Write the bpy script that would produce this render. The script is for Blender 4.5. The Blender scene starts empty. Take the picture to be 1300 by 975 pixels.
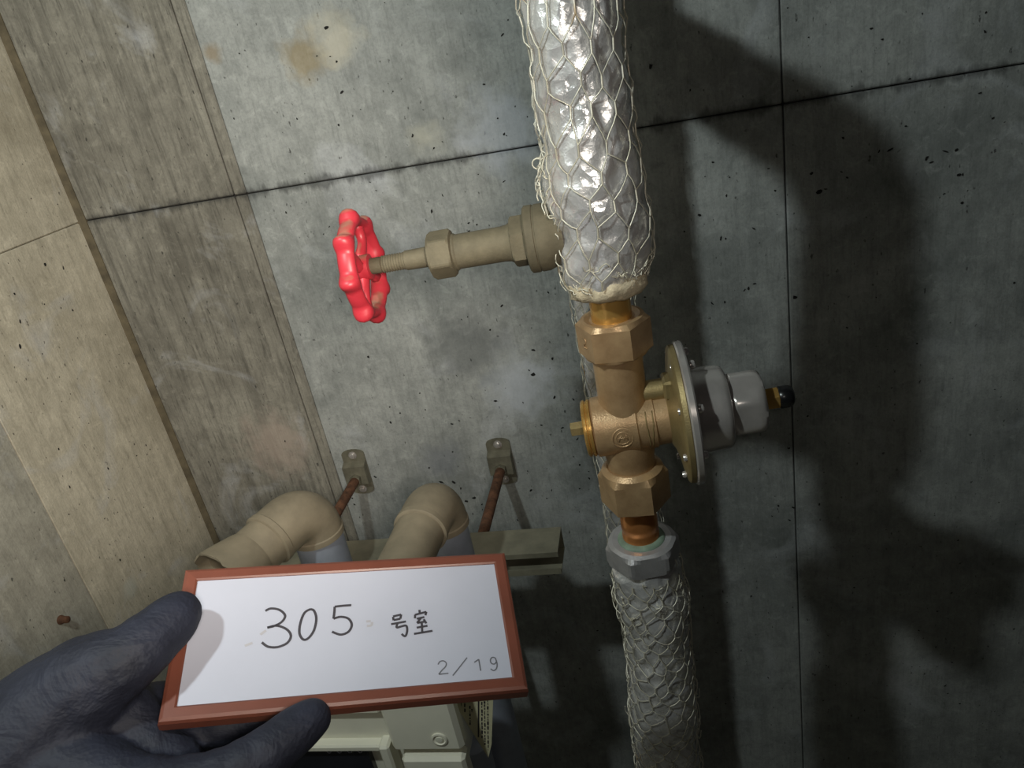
import bpy, bmesh, math, random
from mathutils import Vector, Matrix, noise

# ------------------------------------------------------------------ camera
scene = bpy.context.scene
F, CX, CY = 976.0, 650.0, 487.5            # focal length and centre in pixels of the 1300x975 frame
CAM = Vector((0, 0, 1.30))
RIGHT = Vector((0.97476699, 0.13432259, -0.17828839))
DOWN = Vector((-0.10272204, -0.43918818, -0.89250318))
FWD = Vector((-0.19818549, 0.88829679, -0.41430825))
cd = bpy.data.cameras.new('camera'); cam = bpy.data.objects.new('camera', cd)
scene.collection.objects.link(cam)
cd.sensor_width = 36.0; cd.lens = F / 1300 * 36; cd.clip_start = 0.01; cd.clip_end = 50
M4 = Matrix((( RIGHT.x, -DOWN.x, -FWD.x, CAM.x), (RIGHT.y, -DOWN.y, -FWD.y, CAM.y), (RIGHT.z, -DOWN.z, -FWD.z, CAM.z), (0, 0, 0, 1)))
cam.matrix_world = M4
scene.camera = cam

# ------------------------------------------------------------------ world, lamps, exposure
W = bpy.data.worlds.new('shaft_ambient'); scene.world = W; W.use_nodes = True
W.node_tree.nodes['Background'].inputs[0].default_value = (1.0, 0.90, 0.82, 1)
W.node_tree.nodes['Background'].inputs[1].default_value = 0.003
vs = scene.view_settings
vs.view_transform = 'Standard'; vs.look = 'None'; vs.gamma = 1.0; vs.use_curve_mapping = False; vs.exposure = 0.0

def lamp(name, kind, loc, power, color, radius, aim=None, angle=None, blend=None):
    ld = bpy.data.lights.new(name, kind); ld.energy = power; ld.color = color; ld.shadow_soft_size = radius
    o = bpy.data.objects.new(name, ld); scene.collection.objects.link(o); o.location = loc
    if aim is not None:
        o.rotation_euler = (Vector(aim) - Vector(loc)).to_track_quat('-Z', 'Y').to_euler()
        ld.spot_size = math.radians(angle); ld.spot_blend = blend
    return o
LAMP = CAM + Vector((-0.30, 0.081, 0.266))
lamp('work_lamp', 'POINT', LAMP, 8.3, (0.90, 1.0, 0.97), 0.016)

def raydir(u, v):
    return RIGHT * ((u - CX) / F) + DOWN * ((v - CY) / F) + FWD
def at(u, v, y):                            # point on the plane Y = y
    r = raydir(u, v); return CAM + r * (y / r.y)
def atx(u, v, x):
    r = raydir(u, v); return CAM + r * (x / r.x)
def pt(u, v, depth):
    return CAM + raydir(u, v) * depth
head = CAM + Vector((0.055, -0.055, 0.042))
lamp('hand_torch', 'SPOT', head, 23.0, (1.0, 0.91, 0.79), 0.06, at(190, 382, 0.78), 61, 1.0)

lamp('phone_light', 'POINT', CAM + Vector((0.012, -0.008, 0.012)), 0.4, (1.0, 0.93, 0.86), 0.005)

# ------------------------------------------------------------------ helpers
COL = scene.collection
def tag(o, label=None, cat=None, group=None, kind=None):
    if label: o['label'] = label
    if cat: o['category'] = cat
    if group: o['group'] = group
    if kind: o['kind'] = kind
    return o
def empty(name, loc, label=None, cat=None, group=None):
    o = bpy.data.objects.new(name, None); COL.objects.link(o); o.location = loc; o.empty_display_size = 0.02
    return tag(o, label, cat, group)
def wloc(o):
    v = Vector(o.location)
    while o.parent: o = o.parent; v += Vector(o.location)
    return v
def build(name, verts, faces, mat, parent=None, smooth=False, sharp=None, origin=None):
    vs_ = [Vector(v) for v in verts]
    if origin is None:
        if parent: origin = Vector(sum((v for v in vs_), Vector()) / len(vs_))
        else:
            c = sum((v for v in vs_), Vector()) / len(vs_); c.z = min(v.z for v in vs_); origin = c
    origin = Vector(origin)
    me = bpy.data.meshes.new(name)
    me.from_pydata([v - origin for v in vs_], [], faces); me.update()
    bm = bmesh.new(); bm.from_mesh(me); bmesh.ops.recalc_face_normals(bm, faces=bm.faces); bm.to_mesh(me); bm.free()
    if smooth or sharp is not None:
        for p in me.polygons: p.use_smooth = True
        if sharp is not None: me.set_sharp_from_angle(angle=math.radians(sharp))
    if mat: me.materials.append(mat)
    o = bpy.data.objects.new(name, me); COL.objects.link(o)
    if parent: o.parent = parent; o.location = origin - wloc(parent)
    else: o.location = origin
    return o
class MB:
    def __init__(s): s.v = []; s.f = []
    def add(s, v, f):
        b = len(s.v); s.v += [Vector(x) for x in v]; s.f += [[i + b for i in q] for q in f]; return s
    def build(s, name, mat, parent=None, **k): return build(name, s.v, s.f, mat, parent, **k)
def frame(axis, up=None):
    a = Vector(axis).normalized()
    if up is None: up = Vector((0, 0, 1)) if abs(a.z) < 0.9 else Vector((0, 1, 0))
    u = (Vector(up) - a * a.dot(Vector(up))).normalized(); return a, u, a.cross(u)
def lathe(mb, prof, org, axis, seg=48, hexes=None, up=None, sides=6, phase=0.0):
    """prof: (t, r). hexes: apothem -> the radius is limited by a hexagon, so chamfers come out as on a real nut"""
    a, u, w = frame(axis, up); org = Vector(org); V = []; Fc = []
    for t, r in prof:
        for k in range(seg):
            ph = 2 * math.pi * k / seg + phase; rr = r
            if hexes:
                q = 2 * math.pi / sides; m = ((2 * math.pi * k / seg) % q) - q / 2
                rr = min(r, hexes / math.cos(m))
            V.append(org + a * t + (u * math.cos(ph) + w * math.sin(ph)) * rr)
    n = len(prof)
    for i in range(n - 1):
        for k in range(seg):
            k2 = (k + 1) % seg; Fc.append([i * seg + k, i * seg + k2, (i + 1) * seg + k2, (i + 1) * seg + k])
    Fc.append(list(range(seg))[::-1]); Fc.append([(n - 1) * seg + k for k in range(seg)])
    return mb.add(V, Fc)
def box(mb, c, hx, hy, hz, ax=None, bev=0.0):
    """bevelled box: c centre, half sizes along axes ax"""
    ax = ax or (Vector((1, 0, 0)), Vector((0, 1, 0)), Vector((0, 0, 1))); c = Vector(c); h = (hx, hy, hz)
    if bev <= 0:
        V = [c + ax[0] * sx * hx + ax[1] * sy * hy + ax[2] * sz * hz for sx in (-1, 1) for sy in (-1, 1) for sz in (-1, 1)]
        return mb.add(V, [[0, 1, 3, 2], [4, 6, 7, 5], [0, 4, 5, 1], [2, 3, 7, 6], [0, 2, 6, 4], [1, 5, 7, 3]])
    V = []; idx = {}
    for sx in (-1, 1):
        for sy in (-1, 1):
            for sz in (-1, 1):
                s = (sx, sy, sz)
                for k in range(3):
                    e = [s[i] * (h[i] - (bev if i != k else 0)) for i in range(3)]
                    idx[(s, k)] = len(V); V.append(c + ax[0] * e[0] + ax[1] * e[1] + ax[2] * e[2])
    Fc = []
    for k in range(3):
        i, j = (k + 1) % 3, (k + 2) % 3
        for sk in (-1, 1):
            q = []
            for si, sj in ((-1, -1), (1, -1), (1, 1), (-1, 1)):
                s = [0, 0, 0]; s[k] = sk; s[i] = si; s[j] = sj; q.append(idx[(tuple(s), k)])
            Fc.append(q)
    for k in range(3):
        i, j = (k + 1) % 3, (k + 2) % 3
        for si in (-1, 1):
            for sj in (-1, 1):
                s1 = [0] * 3; s1[k] = -1; s1[i] = si; s1[j] = sj; s2 = s1[:]; s2[k] = 1
                Fc.append([idx[(tuple(s1), i)], idx[(tuple(s2), i)], idx[(tuple(s2), j)], idx[(tuple(s1), j)]])
    for sx in (-1, 1):
        for sy in (-1, 1):
            for sz in (-1, 1): Fc.append([idx[((sx, sy, sz), k)] for k in range(3)])
    return mb.add(V, Fc)
def tube(mb, pts, r, seg=6, closed=False, caps=True):
    pts = [Vector(p) for p in pts]; n = len(pts); V = []; Fc = []; u = None
    for i, p in enumerate(pts):
        a = pts[(i + 1) % n] if closed or i < n - 1 else p
        b = pts[i - 1] if closed or i > 0 else p
        t = (a - b)
        t = t.normalized() if t.length > 1e-9 else Vector((0, 0, 1))
        if u is None: u = frame(t)[1]
        u = u - t * u.dot(t); u = u.normalized() if u.length > 1e-6 else frame(t)[1]
        w = t.cross(u); rr = r[i] if isinstance(r, (list, tuple)) else r
        for k in range(seg):
            ph = 2 * math.pi * k / seg; V.append(p + (u * math.cos(ph) + w * math.sin(ph)) * rr)
    m = n if closed else n - 1
    for i in range(m):
        for k in range(seg):
            j = (i + 1) % n; k2 = (k + 1) % seg; Fc.append([i * seg + k, i * seg + k2, j * seg + k2, j * seg + k])
    if caps and not closed: Fc += [list(range(seg))[::-1], [(n - 1) * seg + k for k in range(seg)]]
    return mb.add(V, Fc)
def extrude(mb, outline, org, ax, ay, an, h):
    """closed outline of (x, y) in the plane (ax, ay), thickness h along an"""
    org = Vector(org); n = len(outline)
    V = [org + ax * x + ay * y for x, y in outline] + [org + ax * x + ay * y + an * h for x, y in outline]
    Fc = [list(range(n))[::-1], list(range(n, 2 * n))] + [[k, (k + 1) % n, n + (k + 1) % n, n + k] for k in range(n)]
    return mb.add(V, Fc)
def smoothpath(pts, sub=8):
    """Catmull-Rom through tuples of any length"""
    out = []; n = len(pts)
    for i in range(n - 1):
        p0 = pts[max(i - 1, 0)]; p1 = pts[i]; p2 = pts[i + 1]; p3 = pts[min(i + 2, n - 1)]
        for s in range(sub):
            t = s / sub
            out.append(tuple(0.5 * ((2 * b) + (-a + c) * t + (2 * a - 5 * b + 4 * c - d) * t * t + (-a + 3 * b - 3 * c + d) * t ** 3) for a, b, c, d in zip(p0, p1, p2, p3)))
    out.append(tuple(pts[-1])); return out

# ------------------------------------------------------------------ materials
def srgb(r, g, b):
    f = lambda c: (c / 255 / 12.92) if c / 255 <= 0.04045 else ((c / 255 + 0.055) / 1.055) ** 2.4
    return (f(r), f(g), f(b), 1)
class NT:
    def __init__(s, name):
        s.m = bpy.data.materials.new(name); s.m.use_nodes = True; s.t = s.m.node_tree; s.b = s.t.nodes['Principled BSDF']
        s.pos = s.t.nodes.new('ShaderNodeNewGeometry').outputs['Position']; s.obj = s.t.nodes.new('ShaderNodeTexCoord').outputs['Object']
    def n(s, k, **p):
        x = s.t.nodes.new(k)
        for a, b in p.items(): setattr(x, a, b)
        return x
    def l(s, a, b): s.t.links.new(a, b)
    def mapping(s, vec, scale):
        m = s.n('ShaderNodeMapping'); m.inputs['Scale'].default_value = scale; s.l(vec, m.inputs[0]); return m.outputs[0]
    def noise(s, vec, scale, detail=4, rough=0.55, dist=0.0):
        x = s.n('ShaderNodeTexNoise'); x.inputs['Scale'].default_value = scale; x.inputs['Detail'].default_value = detail
        x.inputs['Roughness'].default_value = rough; x.inputs['Distortion'].default_value = dist; s.l(vec, x.inputs['Vector']); return x.outputs[0]
    def ramp(s, fac, stops):
        x = s.n('ShaderNodeValToRGB'); e = x.color_ramp.elements
        while len(e) < len(stops): e.new(0.5)
        for k, (p, c) in enumerate(stops):
            e[k].position = p; e[k].color = c if len(c) == 4 else (*c, 1)
        s.l(fac, x.inputs[0]); return x.outputs[0]
    def fac(s, f, a, b):                      # 0..1 mask with soft edges a..b
        x = s.n('ShaderNodeMapRange'); x.inputs[1].default_value = a; x.inputs[2].default_value = b; s.l(f, x.inputs[0]); return x.outputs[0]
    def mix(s, f, a, b, mode='MIX'):
        x = s.n('ShaderNodeMix', data_type='RGBA', blend_type=mode)
        for v, i in ((f, 0), (a, 6), (b, 7)):
            if hasattr(v, 'is_linked') or hasattr(v, 'links'): s.l(v, x.inputs[i])
            else: x.inputs[i].default_value = v
        return x.outputs[2]
    def math(s, op, a, b=0.0, c=None):
        x = s.n('ShaderNodeMath', operation=op)
        for k, v in enumerate((a, b) if c is None else (a, b, c)):
            if hasattr(v, 'links'): s.l(v, x.inputs[k])
            else: x.inputs[k].default_value = v
        return x.outputs[0]
    def dist(s, vec, p):
        x = s.n('ShaderNodeVectorMath', operation='DISTANCE'); s.l(vec, x.inputs[0]); x.inputs[1].default_value = p; return x.outputs['Value']
    def bump(s, h, strength, dist):
        x = s.n('ShaderNodeBump'); x.inputs['Strength'].default_value = strength; x.inputs['Distance'].default_value = dist
        s.l(h, x.inputs['Height']); s.l(x.outputs[0], s.b.inputs['Normal']); return x
    def set(s, color=None, rough=None, metal=None, **k):
        for nme, v in (('Base Color', color), ('Roughness', rough), ('Metallic', metal)):
            if v is None: continue
            if hasattr(v, 'links'): s.l(v, s.b.inputs[nme])
            else: s.b.inputs[nme].default_value = v
        for a, v in k.items(): s.b.inputs[a.replace('_', ' ')].default_value = v
        return s.m
D = 0.78                                    # distance camera - back wall
ZH = CAM.z - 0.1085                         # horizontal formwork joint
XC, XB, XBP, XV = -0.6217, -0.4329, -0.418, 0.1303

def concrete(name, a, b, grain=0.0, dirt_joint=True, stains=(), pale=()):
    t = NT(name); P = t.pos
    big = t.noise(P, 5.0, 5, 0.6, 0.4); mid = t.noise(P, 24.0, 6, 0.65, 0.3); fine = t.noise(P, 420.0, 3, 0.6)
    sm = t.math('ADD', t.math('MULTIPLY', big, 0.75), t.math('MULTIPLY', mid, 0.35))
    col = t.ramp(sm, [(0.36, a), (0.74, b)])
    streak = t.noise(t.mapping(P, (95, 95, 5.5)), 1.0, 5, 0.7, 0.3)
    col = t.mix(t.math('MULTIPLY', t.fac(streak, 0.45, 0.72), 0.22 + 0.5 * grain), col, tuple(x * 0.42 for x in a[:3]) + (1,))
    scr = t.noise(t.mapping(P, (330, 330, 45)), 1.0, 4, 0.65, 0.2)
    col = t.mix(t.math('MULTIPLY', t.fac(scr, 0.52, 0.74), 0.30 + 0.45 * grain), col, tuple(x * 0.40 for x in a[:3]) + (1,))
    mot = t.noise(P, 70.0, 5, 0.7, 0.6)
    col = t.mix(t.math('MULTIPLY', t.fac(mot, 0.50, 0.68), 0.30), col, tuple(x * 0.62 for x in a[:3]) + (1,))
    col = t.mix(t.math('MULTIPLY', t.fac(mot, 0.44, 0.30), 0.30), col, tuple(min(1, x * 1.25) for x in b[:3]) + (1,))
    cloud = t.noise(P, 11.0, 4, 0.6, 1.0)
    col = t.mix(t.math('MULTIPLY', t.fac(cloud, 0.56, 0.75), 0.42), col, srgb(205, 208, 214))
    col = t.mix(t.math('MULTIPLY', t.fac(fine, 0.45, 0.75), 0.25), col, tuple(x * 0.55 for x in a[:3]) + (1,))
    speck = t.noise(t.mapping(P, (240, 240, 130)), 1.0, 2, 0.5)
    col = t.mix(t.math('MULTIPLY', t.fac(speck, 0.70, 0.76), 0.75), col, srgb(40, 38, 36))
    if dirt_joint:
        sep = t.n('ShaderNodeSeparateXYZ'); t.l(P, sep.inputs[0])
        dz = t.math('ABSOLUTE', t.math('SUBTRACT', sep.outputs[2], ZH))
        edge = t.noise(t.mapping(P, (60, 60, 8)), 1.0, 4, 0.7)
        m = t.fac(t.math('SUBTRACT', dz, t.math('MULTIPLY', t.math('SUBTRACT', edge, 0.38), 0.03)), 0.003, -0.003)
        col = t.mix(t.math('MULTIPLY', m, 0.6), col, srgb(46, 46, 46))
    for p, r, c, k in stains:
        w = t.math('ADD', t.dist(P, p), t.math('MULTIPLY', t.math('SUBTRACT', t.noise(P, 45.0, 4), 0.5), r * 1.6))
        col = t.mix(t.math('MULTIPLY', t.fac(w, r, r * 0.35), k), col, c)
    t.bump(t.math('ADD', t.math('MULTIPLY', streak, 0.4 + grain), t.math('ADD', mid, t.math('MULTIPLY', fine, 0.4))), 0.35, 0.0022)
    return t.set(col, 0.88, 0.0)
STAINS = [(at(388, 72, D), 0.028, srgb(150, 132, 92), 0.6), (at(268, 66, D), 0.012, srgb(140, 120, 88), 0.6),
          (at(425, 50, D), 0.030, srgb(200, 194, 176), 0.6), (at(540, 175, D), 0.022, srgb(188, 186, 172), 0.55),
          (at(640, 170, D), 0.05, srgb(196, 202, 214), 0.45), (at(560, 585, D), 0.035, srgb(120, 124, 132), 0.5),
          (at(660, 490, D), 0.05, srgb(200, 206, 216), 0.5), (at(590, 440, D), 0.06, srgb(96, 99, 100), 0.5)]
GREY_A, GREY_B = srgb(120, 124, 122), srgb(184, 186, 183)
M_con = concrete('concrete_smooth', GREY_A, GREY_B, 0.0, True, STAINS)
M_conw = concrete('concrete_wood_grain', srgb(108, 104, 95), srgb(164, 160, 148), 0.9, True,
                  [(at(350, 565, D), 0.055, srgb(176, 160, 148), 0.6)])
M_conl = concrete('concrete_tan', srgb(164, 156, 137), srgb(216, 208, 188), 0.2, False,
                  [(atx(165, 750, XC), 0.016, srgb(190, 190, 178), 0.7)])
M_cong = concrete('concrete_grey_tan', srgb(140, 136, 124), srgb(190, 186, 172), 0.1, False)
def plain(name, color, rough=0.6, metal=0.0, var=0.12, scale=60.0, bump=0.0, bscale=300.0, **k):
    t = NT(name); nz = t.noise(t.obj, scale, 4, 0.6)
    dark = tuple(c * (1 - 2.2 * var) for c in color[:3]) + (1,); lite = tuple(min(1, c * (1 + 1.2 * var)) for c in color[:3]) + (1,)
    col = t.ramp(nz, [(0.3, dark), (0.7, lite)])
    if bump: t.bump(t.noise(t.obj, bscale, 3, 0.6), bump, 0.001)
    return t.set(col, rough, metal, **k)
M_joint = plain('joint_dark', srgb(34, 33, 32), 0.9)
M_fill = plain('corner_filler', srgb(100, 90, 70), 0.85, 0, 0.2, 60)
M_pit_shade = plain('pit_shade', srgb(30, 29, 27), 0.95)
def foil():
    t = NT('aluminium_foil'); P = t.obj
    v = t.n('ShaderNodeTexVoronoi'); v.inputs['Scale'].default_value = 95; v.feature = 'F1'
    wn = t.n('ShaderNodeVectorMath', operation='ADD'); tn = t.n('ShaderNodeTexNoise'); tn.inputs['Scale'].default_value = 30; t.l(P, tn.inputs[0])
    sc = t.n('ShaderNodeVectorMath', operation='SCALE'); sc.inputs['Scale'].default_value = 0.02; t.l(tn.outputs[1], sc.inputs[0])
    t.l(P, wn.inputs[0]); t.l(sc.outputs[0], wn.inputs[1]); t.l(wn.outputs[0], v.inputs['Vector'])
    h = t.math('ADD', v.outputs['Distance'], t.math('MULTIPLY', t.noise(P, 260.0, 3, 0.6), 0.35))
    t.bump(h, 0.38, 0.004)
    col = t.ramp(t.noise(P, 28.0, 4, 0.6), [(0.35, srgb(206, 205, 206)), (0.7, srgb(244, 243, 244))])
    rg = t.ramp(t.noise(P, 50.0, 3, 0.6), [(0.35, (0.16,) * 3), (0.7, (0.42,) * 3)])
    return t.set(col, rg, 0.58)
M_foil = foil()
def wire():
    t = NT('galvanised_wire'); nz = t.noise(t.obj, 30.0, 3, 0.6)
    return t.set(t.ramp(nz, [(0.35, srgb(206, 200, 180)), (0.6, srgb(222, 218, 204)), (0.72, srgb(176, 142, 96))]), 0.45, 0.35)
M_wire = wire()
M_wool = plain('glass_wool', srgb(206, 192, 164), 0.95, 0, 0.2, 150, 0.8, 500)
def cast(name, a, b, rough, metal, bstr=0.25):
    t = NT(name); nz = t.noise(t.obj, 45.0, 5, 0.65)
    t.bump(t.noise(t.obj, 900.0, 2, 0.5), bstr, 0.0008)
    return t.set(t.ramp(nz, [(0.3, a), (0.7, b)]), rough, metal)
M_bronze = cast('cast_bronze', srgb(164, 132, 96), srgb(200, 168, 128), 0.38, 0.4)
M_bronze_d = cast('dull_bronze', srgb(140, 122, 84), srgb(170, 152, 108), 0.5, 0.6)
M_brass = cast('bright_brass', srgb(206, 158, 84), srgb(228, 184, 108), 0.24, 0.7, 0.05)
M_copper = cast('copper_pipe', srgb(200, 128, 74), srgb(224, 152, 92), 0.28, 0.7, 0.06)
M_steel = cast('stainless', srgb(196, 190, 186), srgb(220, 214, 210), 0.25, 0.62, 0.02)
M_zinc = cast('zinc_fitting', srgb(168, 166, 168), srgb(196, 194, 196), 0.45, 0.6)
M_patina = plain('green_sealant', srgb(128, 148, 130), 0.6, 0, 0.2)
M_dusty = cast('dusty_bronze', srgb(82, 76, 60), srgb(112, 104, 84), 0.75, 0.1)
M_black = plain('black_plastic', srgb(24, 24, 25), 0.25)
def red():
    t = NT('red_paint_dusty')
    g = t.n('ShaderNodeNewGeometry'); sep = t.n('ShaderNodeSeparateXYZ'); t.l(g.outputs['Normal'], sep.inputs[0])
    up = t.fac(t.math('ADD', sep.outputs[2], t.math('MULTIPLY', t.noise(t.obj, 160.0, 3), 0.5)), 0.95, 1.25)
    return t.set(t.mix(t.math('MULTIPLY', up, 0.75), srgb(180, 46, 58), srgb(146, 124, 102)), 0.42, 0.0)
M_red = red()
M_rust = plain('rusty_steel', srgb(104, 70, 50), 0.8, 0.1, 0.3, 120, 0.4)
M_galv = plain('galvanised_dusty', srgb(128, 124, 108), 0.6, 0.35, 0.2, 50)
M_strut = plain('strut_steel', srgb(140, 136, 118), 0.55, 0.3, 0.15, 30)
M_pvc = plain('pvc_dusty_tan', srgb(138, 127, 107), 0.7, 0, 0.12, 35)
M_pvcg = plain('pvc_grey', srgb(150, 156, 170), 0.5, 0, 0.08, 30)
M_frame = plain('brown_plastic', srgb(104, 58, 45), 0.4, 0, 0.08, 40)
M_white = plain('white_sheet', srgb(166, 168, 181), 0.4, 0, 0.015, 30)
M_ink = plain('marker_ink', srgb(52, 48, 54), 0.6, 0, 0.05)
M_inkg = plain('grey_print', srgb(92, 92, 98), 0.6, 0, 0.05)
M_smudge = plain('pale_smudge', srgb(156, 154, 158), 0.5, 0, 0.02)
M_cream = plain('cream_plastic', srgb(236, 233, 216), 0.4, 0, 0.03, 20)
M_creaml = plain('label_paper', srgb(222, 216, 180), 0.6, 0, 0.03, 20)
M_disp = plain('display_dark', srgb(36, 38, 46), 0.25)
def glove():
    t = NT('black_glove'); P = t.obj
    v = t.n('ShaderNodeTexVoronoi'); v.inputs['Scale'].default_value = 620; t.l(P, v.inputs['Vector'])
    h = t.math('ADD', t.math('MULTIPLY', v.outputs['Distance'], 0.10), t.math('ADD', t.noise(P, 42.0, 3, 0.55, 2.2), t.math('MULTIPLY', t.noise(t.mapping(P, (60, 160, 160)), 1.0, 3, 0.5, 1.0), 0.35)))
    t.bump(h, 0.25, 0.006)
    return t.set(t.ramp(t.noise(P, 40.0, 4), [(0.3, srgb(22, 24, 34)), (0.7, srgb(35, 38, 51))]), 0.66, 0.0, Specular_IOR_Level=0.3)
M_glove = glove()

# ------------------------------------------------------------------ setting
def panel(name, x0, x1, z0, z1, front, mat, parent, thick=0.03):
    m = MB(); box(m, ((x0 + x1) / 2, front + thick / 2, (z0 + z1) / 2), (x1 - x0) / 2, thick / 2, (z1 - z0) / 2, None, 0.0012)
    return m.build(name, mat, parent)
ZT, ZF, XR = 2.6, 0.0, 1.25
m = MB(); box(m, ((XC + XR) / 2 - 0.05, D + 0.085, (ZT + ZF) / 2), (XR - XC) / 2 + 0.1, 0.08, (ZT - ZF) / 2)
wall_back = tag(m.build('wall_back', M_joint), kind='structure')
g = 0.0007
for z0, z1 in ((ZF, ZH - g), (ZH + g, ZT)):
    panel('concrete_panel', XC, XB - g, z0, z1, D + 0.0004, M_conw, wall_back)
    panel('formwork_strip', XB + g * 1.6, XBP, z0, z1, D - 0.0007, M_conw, wall_back)
    panel('concrete_panel', XBP + 0.0002, XV - g * 0.7, z0, z1, D, M_con, wall_back)
    panel('concrete_panel', XV + g * 0.7, XR, z0, z1, D + 0.0004, M_con, wall_back)
YD = 0.567
m = MB(); box(m, (XC - 0.09, (-1.2 + D) / 2, (ZT + ZF) / 2), 0.07, (D + 1.2) / 2, (ZT - ZF) / 2)
wall_left = tag(m.build('wall_left', M_joint), kind='structure')
def lpanel(y0, y1, z0, z1, face, mat):
    m = MB(); box(m, (face - 0.015, (y0 + y1) / 2, (z0 + z1) / 2), 0.015, (y1 - y0) / 2, (z1 - z0) / 2, None, 0.0012)
    return m.build('concrete_panel', mat, wall_left)
for z0, z1 in ((ZF, ZH - 0.0003), (ZH + 0.0003, ZT)):
    lpanel(YD + 0.0005, D - 0.0002, z0, z1, XC, M_conl)
    lpanel(-1.2, YD - 0.0005, z0, z1, XC + 0.0015, M_cong)
m = MB(); V = []
for z in (ZF + 0.001, ZT - 0.001):
    V += [Vector((XC - 0.001, D - 0.0065, z)), Vector((XC + 0.0025, D - 0.0035, z)), Vector((XC + 0.0062, D - 0.001, z)), Vector((XC + 0.0062, D + 0.002, z)), Vector((XC - 0.001, D + 0.002, z))]
m.add(V, [[k, (k + 1) % 5, 5 + (k + 1) % 5, 5 + k] for k in range(5)] + [[0, 1, 2, 3, 4], [5, 6, 7, 8, 9]])
tag(m.build('trim_1', M_fill), kind='structure')
m = MB(); box(m, ((XC + XR) / 2, (D - 1.2) / 2, -0.05), (XR - XC) / 2, (D + 1.2) / 2, 0.05)
tag(m.build('floor', M_cong), kind='structure')

# pits (bugholes) in the concrete: dark patches on the face, the hollows' shade put into their colour
rnd = random.Random(7)
def pits(name, spots, parent, P, nrm, ax, ay):
    m = MB()
    for (q, s, ell, ang) in spots:
        n = rnd.choice((6, 7, 8, 9)); V = []
        ca, sa = math.cos(ang), math.sin(ang)
        for k in range(n):
            ph = 2 * math.pi * k / n; rr = s * rnd.uniform(0.55, 1.15)
            x, y = rr * math.cos(ph), rr * math.sin(ph) * ell
            V.append(q + nrm * 0.0005 + ax * (x * ca - y * sa) + ay * (x * sa + y * ca))
        c0 = q + nrm * 0.00025; V.append(c0)
        m.add(V, [[k, (k + 1) % n, n] for k in range(n)])
    return tag(m.build(name, M_pit_shade, parent), kind='stuff')
px_back = [(434,117,6),(415,35,5),(524,172,4),(563,150,2.5),(493,106,2),(510,100,2),(562,180,2),(638,44,4),(614,107,3),(654,135,2),(632,150,2),(640,170,3),
 (640,230,4),(643,172,2),(562,248,3),(548,268,4),(595,283,3),(418,288,3),(411,297,2),(540,357,3),(637,388,4),(696,371,3),(705,373,2),(677,444,5),(701,455,4),(677,475,5),(672,470,3),
 (598,457,3),(580,477,3),(468,453,4),(533,499,2),(496,536,4),(540,520,3),(629,509,4),(664,511,3),(587,526,2),(597,530,2),(704,504,4),(728,507,4),(717,522,4),(714,543,5),(727,553,3),
 (733,557,5),(574,538,4),(538,530,2),(560,612,5),(576,612,6),(585,620,5),(592,636,6),(602,632,5),(612,640,4),(670,598,3),(674,622,4),(700,622,4),(657,660,4),(736,590,3),(748,607,4),(736,620,3),
 (476,605,4),(450,640,3),(362,560,3),(400,528,3),(330,415,3),(335,500,2),
 (1244,118,3),(1130,190,6),(1116,192,4),(1200,192,5),(1214,190,4),(1176,201,5),(1182,206,4),(1217,222,4),(1222,221,3),(1198,246,3),(1228,242,2),(1040,244,6),(1048,240,4),(1155,100,3),(1106,36,3),(1120,50,3),(1250,40,3),
 (915,303,5),(957,290,4),(888,273,4),(895,224,2),(926,225,2),(905,206,3),(984,242,3),(950,366,5),(958,360,4),(945,368,4),(904,385,4),(920,383,3),(1009,377,5),(1030,220,4),
 (1200,870,4),(1203,880,3),(1007,644,4),(988,642,3),(1002,660,3),(975,860,4),(980,655,2),(1040,640,3),(880,260,2),(1068,218,3),(826,84,5),(1150,160,3),(1260,150,3),(1275,155,2),(1070,175,3)]
spots = []
for u, v, s in px_back:
    q = at(u, v, D); q.y = D; spots.append((q, s * 0.00058, rnd.uniform(0.28, 0.75), rnd.uniform(0, 3.14)))
for k in range(260):
    q = Vector((rnd.uniform(XBP + 0.01, 0.45), D, rnd.uniform(0.35, 1.5)))
    spots.append((q, rnd.uniform(0.0006, 0.0017), rnd.uniform(0.4, 0.9), rnd.uniform(0, 3.14)))
pits('surface_pit', spots, wall_back, None, Vector((0, -1, 0)), Vector((1, 0, 0)), Vector((0, 0, 1)))
px_left = [(57,336,6),(80,340,6),(25,408,5),(25,440,6),(77,391,3),(92,394,4),(73,413,2),(139,458,2),(147,466,2),(18,373,4),(89,500,2),(78,510,3),(100,530,2),(74,570,4),(55,513,2),(170,564,4),(185,565,4),(137,595,5),(133,587,2),(88,618,4),(100,640,3),(137,632,3),(152,711,5),(80,737,5),(178,724,3),(20,485,2),(120,498,2),(87,653,3),(60,480,2),(190,747,3),(188,757,3)]
spots = []
for u, v, s in px_left:
    q = atx(u, v, XC); q.x = XC + (0.0015 if q.y < YD else 0); spots.append((q, s * 0.00045, rnd.uniform(0.35, 0.75), rnd.uniform(1.2, 1.9)))
for k in range(60):
    q = Vector((XC, rnd.uniform(YD + 0.01, D - 0.02), rnd.uniform(0.6, 1.4))); spots.append((q, rnd.uniform(0.0005, 0.0012), rnd.uniform(0.5, 0.9), rnd.uniform(0, 3.14)))
pits('surface_pit', spots, wall_left, None, Vector((1, 0, 0)), Vector((0, 1, 0)), Vector((0, 0, 1)))

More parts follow.
